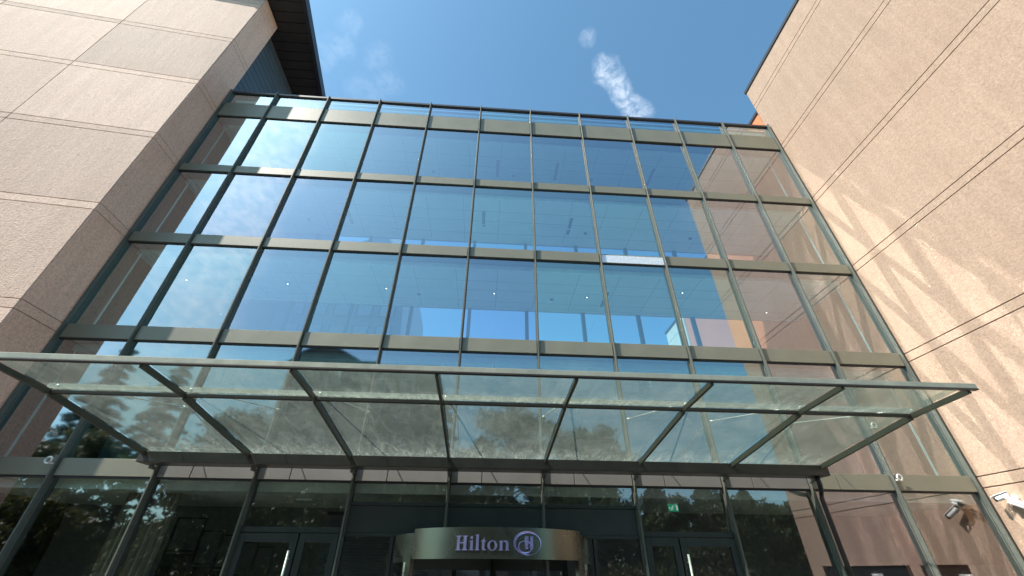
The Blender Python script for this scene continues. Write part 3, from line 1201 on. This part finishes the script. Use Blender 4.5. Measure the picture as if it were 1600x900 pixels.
# square ceiling unit
cu = thing("ceiling_vent", "square pale ceiling vent inside above the left-hand doors", "vent", None, (-3.9, 1.15, 2.79))
mb = MB()
mb.box(-4.05, -3.72, 0.95, 1.3, 2.755, 2.789)
kid(mb.build("vent_frame", WHITE, bevel=0.006), cu)
mb = MB()
mb.box(-4.02, -3.75, 0.98, 1.27, 2.742, 2.754)
kid(mb.build("vent_grille", simple("vent_green", (0.36, 0.5, 0.44), 0.5)), cu)
# cctv
sc = thing("security_camera", "white twin-headed security camera fixed to the pink stone wall", "camera", None, (9.97, -0.55, 2.75))
mb = MB()
mb.tube([(9.968, -0.53, 2.80), (9.93, -0.53, 2.80)], 0.07, 16)
mb.tube([(9.94, -0.53, 2.80), (9.84, -0.54, 2.76)], 0.028, 12)
kid(mb.build("wall_mount", WHITE, smooth=False), sc)
for nm, a, b in (("camera_head", (9.84, -0.50, 2.85), (9.76, -0.34, 2.80)), ("camera_head", (9.83, -0.58, 2.72), (9.80, -0.80, 2.60))):
    a, b = Vector(a), Vector(b)
    mb = MB()
    mb.tube([a - (b - a) * 0.25, a, a + (b - a) * 0.8], 0.05, 14)
    hd = kid(mb.build(nm, WHITE), sc)
    mb = MB()
    mb.tube([a + (b - a) * 0.805, b], 0.043, 14)
    mb.build("lens", BLACKM, hd)
    mb = MB()
    mb.bar(a - (b - a) * 0.3 + Vector((0, 0, .058)), b + (b - a) * 0.12 + Vector((0, 0, .058)), 0.12, 0.01)
    mb.build("sun_shield", WHITE, hd)
# curtain
ct = MB()
nf = 44
for k in range(nf):
    xa, xb = -6.95 + 0.95 * k / nf, -6.95 + 0.95 * (k + 1) / nf
    ya, yb = 0.42 + 0.05 * math.sin(k * 1.15), 0.42 + 0.05 * math.sin((k + 1) * 1.15)
    ct.hexa([(xa, ya, GZ + .06), (xb, yb, GZ + .06), (xb, yb + .012, GZ + .06), (xa, ya + .012, GZ + .06), (xa, ya, 2.78), (xb, yb, 2.78), (xb, yb + .012, 2.78), (xa, ya + .012, 2.78)])
tag(ct.build("curtain", CURTAIN), "beige curtain hanging in folds behind the ground-floor glass", "curtain")
# slatted blind
bl = thing("window_blind", "grey slatted blind in the lobby behind the left-hand doors", "blind", None, (-2.6, 1.2, 2.6))
mb = MB()
for k in range(46):
    z = 0.2 + 0.05 * k
    mb.hexa([(-3.4, 1.18, z), (-1.25, 1.18, z), (-1.25, 1.215, z + .022), (-3.4, 1.215, z + .022), (-3.4, 1.18, z + .003), (-1.25, 1.18, z + .003), (-1.25, 1.215, z + .025), (-3.4, 1.215, z + .025)])
kid(mb.build("slats", BLIND), bl)
mb = MB()
mb.box(-3.42, -1.23, 1.16, 1.24, 2.52, 2.58)
kid(mb.build("head_rail", BLACKM), bl)
# open black metal frames (room divider)
rdv = thing("room_divider", "black metal frame divider standing in the dark lobby", "divider", None, (-5.4, 1.0, GZ))
for x0, x1, zt, y in ((-6.15, -5.62, 2.42, 0.9), (-5.68, -5.3, 2.22, 1.05), (-5.35, -5.0, 2.16, 1.2), (-5.05, -4.7, 2.05, 1.35), (-4.75, -4.42, 1.98, 1.5)):
    mb = MB()
    for xx in (x0, x1):
        mb.box(xx - .015, xx + .015, y - .015, y + .015, GZ + .03, zt)
    for zz in (zt - 0.015, zt - 0.55, GZ + 0.3):
        mb.box(x0 + .016, x1 - .016, y - .012, y + .012, zz - .015, zz + .014)
    mb.box(x0 + .03, x1 - .03, y - .006, y + .006, GZ + 0.33, zt - 0.6, 0)
    kid(mb.build("frame", BLACKM), rdv)

# ------------------------------------------------------------------ buildings behind the link
ob = thing("orange_building", "orange rendered building seen behind the glass building beside the right-hand wall", "building", None, (10.3, 3, GZ))
mb = MB()
mb.box(10.25, 22, 0.35, 6.3, GZ, 16.95)
mb.box(10.27, 22, 6.301, 9.9, GZ, 14.33)
kid(mb.build("wall", ORANGE), ob)
mb = MB()
mb.box(10.2, 22.1, 0.3, 6.35, 16.95, 17.08)
mb.box(10.22, 22.1, 6.352, 9.95, 14.33, 14.44)
kid(mb.build("roof_edge", CAP), ob)
cb = thing("cream_building", "cream rendered block seen through the rear windows behind the orange one", "building", None, (10.3, 11, GZ))
mb = MB()
lv = [GZ, 8.0, 10.0, 10.9, 12.6, 13.25]
for a, b in zip(lv[:-1], lv[1:]):
    mb.box(10.25, 22, 10.0, 12.3, a + 0.01, b - 0.015)
kid(mb.build("wall", CREAM), cb)
mb = MB()
mb.box(10.2, 22.1, 9.99, 12.35, 13.25, 13.36)
kid(mb.build("roof_edge", CAP), cb)

rw = thing("grey_building", "grey-blue gabled wing with pale window strips seen through the rear glass on the left", "building", None, (-9, 9, GZ))
mb = MB()
prof = [(-10.0, GZ), (-4.2, GZ), (-4.15, 9.0), (-4.55, 14.6), (-5.1, 16.6), (-10.0, 14.2)]
n = len(prof)
mb.v += [(x, 8.0, z) for x, z in prof] + [(x, 15.0, z) for x, z in prof]
mb.f += [tuple(range(n)), tuple(range(n, 2 * n))] + [(k, (k + 1) % n, n + (k + 1) % n, n + k) for k in range(n)]
mb.m += [0] * (n + 2)
kid(mb.build("wall", simple("grey_blue_render", (0.34, 0.38, 0.43), 0.7)), rw)
for k in range(5):
    x = -9.4 + 1.02 * k
    for z0, z1 in ((8.6, 10.6), (11.2, 13.2)):
        mb = MB()
        mb.box(x, x + 0.62, 7.93, 7.995, z0, z1)
        w_ = kid(mb.build("window", simple("pale_window_%d" % k, (0.60, 0.68, 0.76), 0.2) if z0 < 9 else bpy.data.materials["pale_window_%d" % k]), rw)
        mb = MB()
        mb.box(x - 0.05, x - 0.002, 7.90, 7.995, z0 - .05, z1 + .05)
        mb.box(x + 0.622, x + 0.67, 7.90, 7.995, z0 - .05, z1 + .05)
        mb.build("window_frame", METAL_D, w_)

# ------------------------------------------------------------------ across the forecourt (mirrored in the glass)
hs = thing("brown_house", "brown gabled house across the forecourt, mirrored above the canopy", "house", None, (-20, -44, GZ))
mb = MB()
ex, rx_, ez, az = 3.3, 3.3, 22.9, 24.8
prof = [(-24.6, GZ), (-16.6, GZ), (-16.6, 22.6), (-20.7, 24.75), (-24.6, 22.6)]
i = len(mb.v)
mb.v += [(x, -40, z) for x, z in prof] + [(x, -50, z) for x, z in prof]
mb.f += [(0, 1, 2, 3, 4), (9, 8, 7, 6, 5)] + [(k, (k + 1) % 5, 5 + (k + 1) % 5, 5 + k) for k in range(5)]
mb.m += [0] * 7
mb.box(-16.59, -6.6, -49, -41, GZ, 22.75)
kid(mb.build("wall", BRICK), hs)
mb = MB()
for a, b in (((-20.7, 24.85), (-25.2, 22.35)), ((-20.7, 24.85), (-16.2, 22.5))):
    mb.hexa([(a[0], -39.6, a[1]), (b[0], -39.6, b[1]), (b[0], -50.4, b[1]), (a[0], -50.4, a[1]), (a[0], -39.6, a[1] + .25), (b[0], -39.6, b[1] + .25), (b[0], -50.4, b[1] + .25), (a[0], -50.4, a[1] + .25)])
mb.box(-16.5, -6.3, -49.4, -40.7, 22.78, 23.05)
kid(mb.build("roof", SLATE), hs)
for xx in (-22.6, -18.8, -13.5, -10.0):
    for zz in (4.0, 8.0, 12.0, 16.0, 19.5):
        yy = -39.97 if xx < -16.6 else -40.97
        mb = MB()
        mb.box(xx - 0.7, xx + 0.7, yy - 0.06, yy, zz, zz + 1.7)
        w_ = kid(mb.build("window", BLACKM), hs)
        w_['label'] = "dark window in a white frame"
        mb = MB()
        for a, b, c_, d_ in ((-.8, -.7, -.1, 1.8), (.7, .8, -.1, 1.8)):
            mb.box(xx + a, xx + b, yy - 0.04, yy + 0.06, zz + c_, zz + d_)
        mb.box(xx - .69, xx + .69, yy - .04, yy + .06, zz - .1, zz)
        mb.box(xx - .69, xx + .69, yy - .04, yy + .06, zz + 1.7, zz + 1.8)
        mb.build("window_frame", WHITE, w_)

rnd = random.Random(7)


def leaf_cards(mb, c, rad, n, size):
    """leaf-sized faces scattered through a clump"""
    for _ in range(n):
        while True:
            d = Vector((rnd.uniform(-1, 1), rnd.uniform(-1, 1), rnd.uniform(-1, 1)))
            if 0.05 < d.length < 1:
                break
        d *= 0.6 + 0.4 * rnd.random()
        p = Vector(c) + Vector((d.x * rad[0], d.y * rad[1], d.z * rad[2]))
        a = Vector((rnd.gauss(0, 1), rnd.gauss(0, 1), rnd.gauss(0, 1))).normalized()
        b = a.orthogonal().normalized()
        b.rotate(Matrix.Rotation(rnd.uniform(0, 6.28), 3, a))
        c2 = a.cross(b)
        s1, s2 = size * rnd.uniform(.6, 1.3), size * rnd.uniform(.35, .7)
        mb.poly([tuple(p - b * s1), tuple(p + c2 * s2), tuple(p + b * s1), tuple(p - c2 * s2)])


def broadleaf(x, y, h, spread, label, leaf, dens=1.0, lo=0.28, size=0.19):
    t = thing("broadleaf_tree", label, "tree", "trees across the forecourt", (x, y, GZ))
    mb = MB()
    top = Vector((x + rnd.uniform(-.4, .4), y, GZ + h * 0.78))
    mb.tube([(x, y, GZ), (x + .1, y, GZ + h * .35), tuple(top)], h * 0.022, 9, 0, h * 0.006)
    crown = MB()
    for k in range(int(44 * dens)):
        a = rnd.uniform(0, 6.283)
        f = rnd.random()
        zz = lo + (1 - lo) * f
        wid = spread * (math.sin(math.pi * (0.12 + 0.82 * f)) ** 0.7) * rnd.uniform(0.35, 1.0)
        c = (x + wid * math.cos(a), y + wid * math.sin(a), GZ + h * zz * 0.95)
        st = (x, y, GZ + h * max(lo * 0.8, zz * 0.75))
        mb.tube([st, tuple((Vector(st) + Vector(c)) / 2 + Vector((0, 0, .2))), c], h * 0.006, 5, 0, h * 0.0015)
        rr = spread * rnd.uniform(0.2, 0.36)
        leaf_cards(crown, c, (rr, rr, rr * .75), int(260 * dens), size)
    kid(mb.build("trunk", BARK), t)
    kid(crown.build("crown", leaf), t)


def conifer(x, y, h, spread, label, dens=1.0):
    t = thing("pine_tree", label, "tree", "trees across the forecourt", (x, y, GZ))
    mb = MB()
    mb.tube([(x, y, GZ), (x + .1, y, GZ + h * .5), (x, y, GZ + h)], h * 0.016, 8, 0, 0.03)
    crown = MB()
    n = int(70 * dens)
    for k in range(n):
        f = 0.12 + 0.88 * k / n
        L = spread * (1 - f) ** 0.8 * rnd.uniform(0.6, 1.15) + 0.25
        a = k * 2.399 + rnd.uniform(-.4, .4)
        z0 = GZ + h * f
        tip = Vector((x + L * math.cos(a), y + L * math.sin(a), z0 - L * 0.22 + rnd.uniform(-.1, .2)))
        mid = Vector((x + L * .5 * math.cos(a), y + L * .5 * math.sin(a), z0 + .05 * L))
        mb.tube([(x, y, z0), tuple(mid), tuple(tip)], 0.05, 5, 0, 0.012)
        for s_ in range(14):
            q = (s_ + 1) / 14
            p = Vector((x, y, z0)).lerp(mid, min(1, q * 2)) if q < .5 else mid.lerp(tip, (q - .5) * 2)
            leaf_cards(crown, p, (.2 + .16 * L, .2 + .16 * L, .2), 11, 0.2)
    kid(mb.build("trunk", BARK), t)
    kid(crown.build("crown", NEEDLE), t)


conifer(-36.5, -32, 20.6, 5.5, "tall dark pine across the forecourt, mirrored in the leftmost panes over the canopy", 1.3)
conifer(-33.6, -36, 21.4, 5.0, "dark pine just beside the tallest one, mirrored above the canopy", 1.2)
broadleaf(-30.5, -26, 11.2, 4.2, "rounded leafy tree mirrored in the glass left of the canopy", LEAF2)
broadleaf(-26.5, -20, 5.4, 4.2, "low leafy tree mirrored in the lowest left panes", LEAF2)
broadleaf(-19.5, -23, 9.0, 5.4, "broad leafy tree mirrored behind the left-hand doors", LEAF)
broadleaf(-22.5, -33, 14.5, 6.2, "big leafy tree mirrored through the left canopy panes", LEAF)
broadleaf(-11.0, -26, 9.6, 5.4, "wide leafy tree mirrored under the canopy left of the revolving door", LEAF)
conifer(-4.6, -33, 17.2, 4.2, "slim dark conifer mirrored through the canopy centre", 1.2)
broadleaf(-2.0, -26, 9.2, 5.2, "leafy tree mirrored under the canopy behind the revolving door", LEAF2)
broadleaf(2.5, -36, 16.8, 6.4, "tall leafy tree mirrored through the middle canopy panes", LEAF, 1.2)
broadleaf(11.0, -38, 15.6, 6.0, "tall leafy tree mirrored through the canopy right of its middle", LEAF, 1.2)
broadleaf(7.6, -27, 8.2, 5.0, "leafy tree mirrored behind the right-hand doors", LEAF)
conifer(14.6, -30, 8.6, 3.2, "small pointed conifer mirrored beside the exit sign", 1.5)
conifer(18.9, -30, 8.2, 3.2, "pointed conifer mirrored right of the exit sign", 1.5)
conifer(23.0, -30.5, 8.0, 3.0, "last pointed conifer mirrored next to the downpipe", 1.5)
broadleaf(22.6, -25, 6.4, 3.6, "dark leafy tree mirrored in the lower glass nearest the downpipe", LEAF, 1.2)
broadleaf(16.4, -25, 7.0, 4.4, "dark leafy tree mirrored low beside the downpipe", LEAF)

# clipped hedge along the far side of the forecourt
hb = MB()
for k in range(64):
    leaf_cards(hb, (-34 + k * 1.0, -21.5 + rnd.uniform(-.3, .3), GZ + 1.3), (0.9, 0.9, 1.4 + rnd.uniform(-.2, .3)), 260, 0.15)
tag(hb.build("hedge", LEAF2), "clipped green hedge along the far side of the forecourt", "hedge")

# the wood beyond the forecourt, one dark mass
wd_ = MB()
for k in range(120):
    x = -95 + k * 1.25
    top = 8.5 if x < 10 else 4.2
    for _ in range(3):
        leaf_cards(wd_, (x + rnd.uniform(-1, 1), -58 + rnd.uniform(-2, 2), GZ + top * rnd.uniform(0.15, 0.85)), (2.0, 1.6, 1.9), 170, 0.32)
wo_ = wd_.build("woodland", LEAF)
tag(wo_, "dark green woodland far across the forecourt", "woodland", kind="stuff")
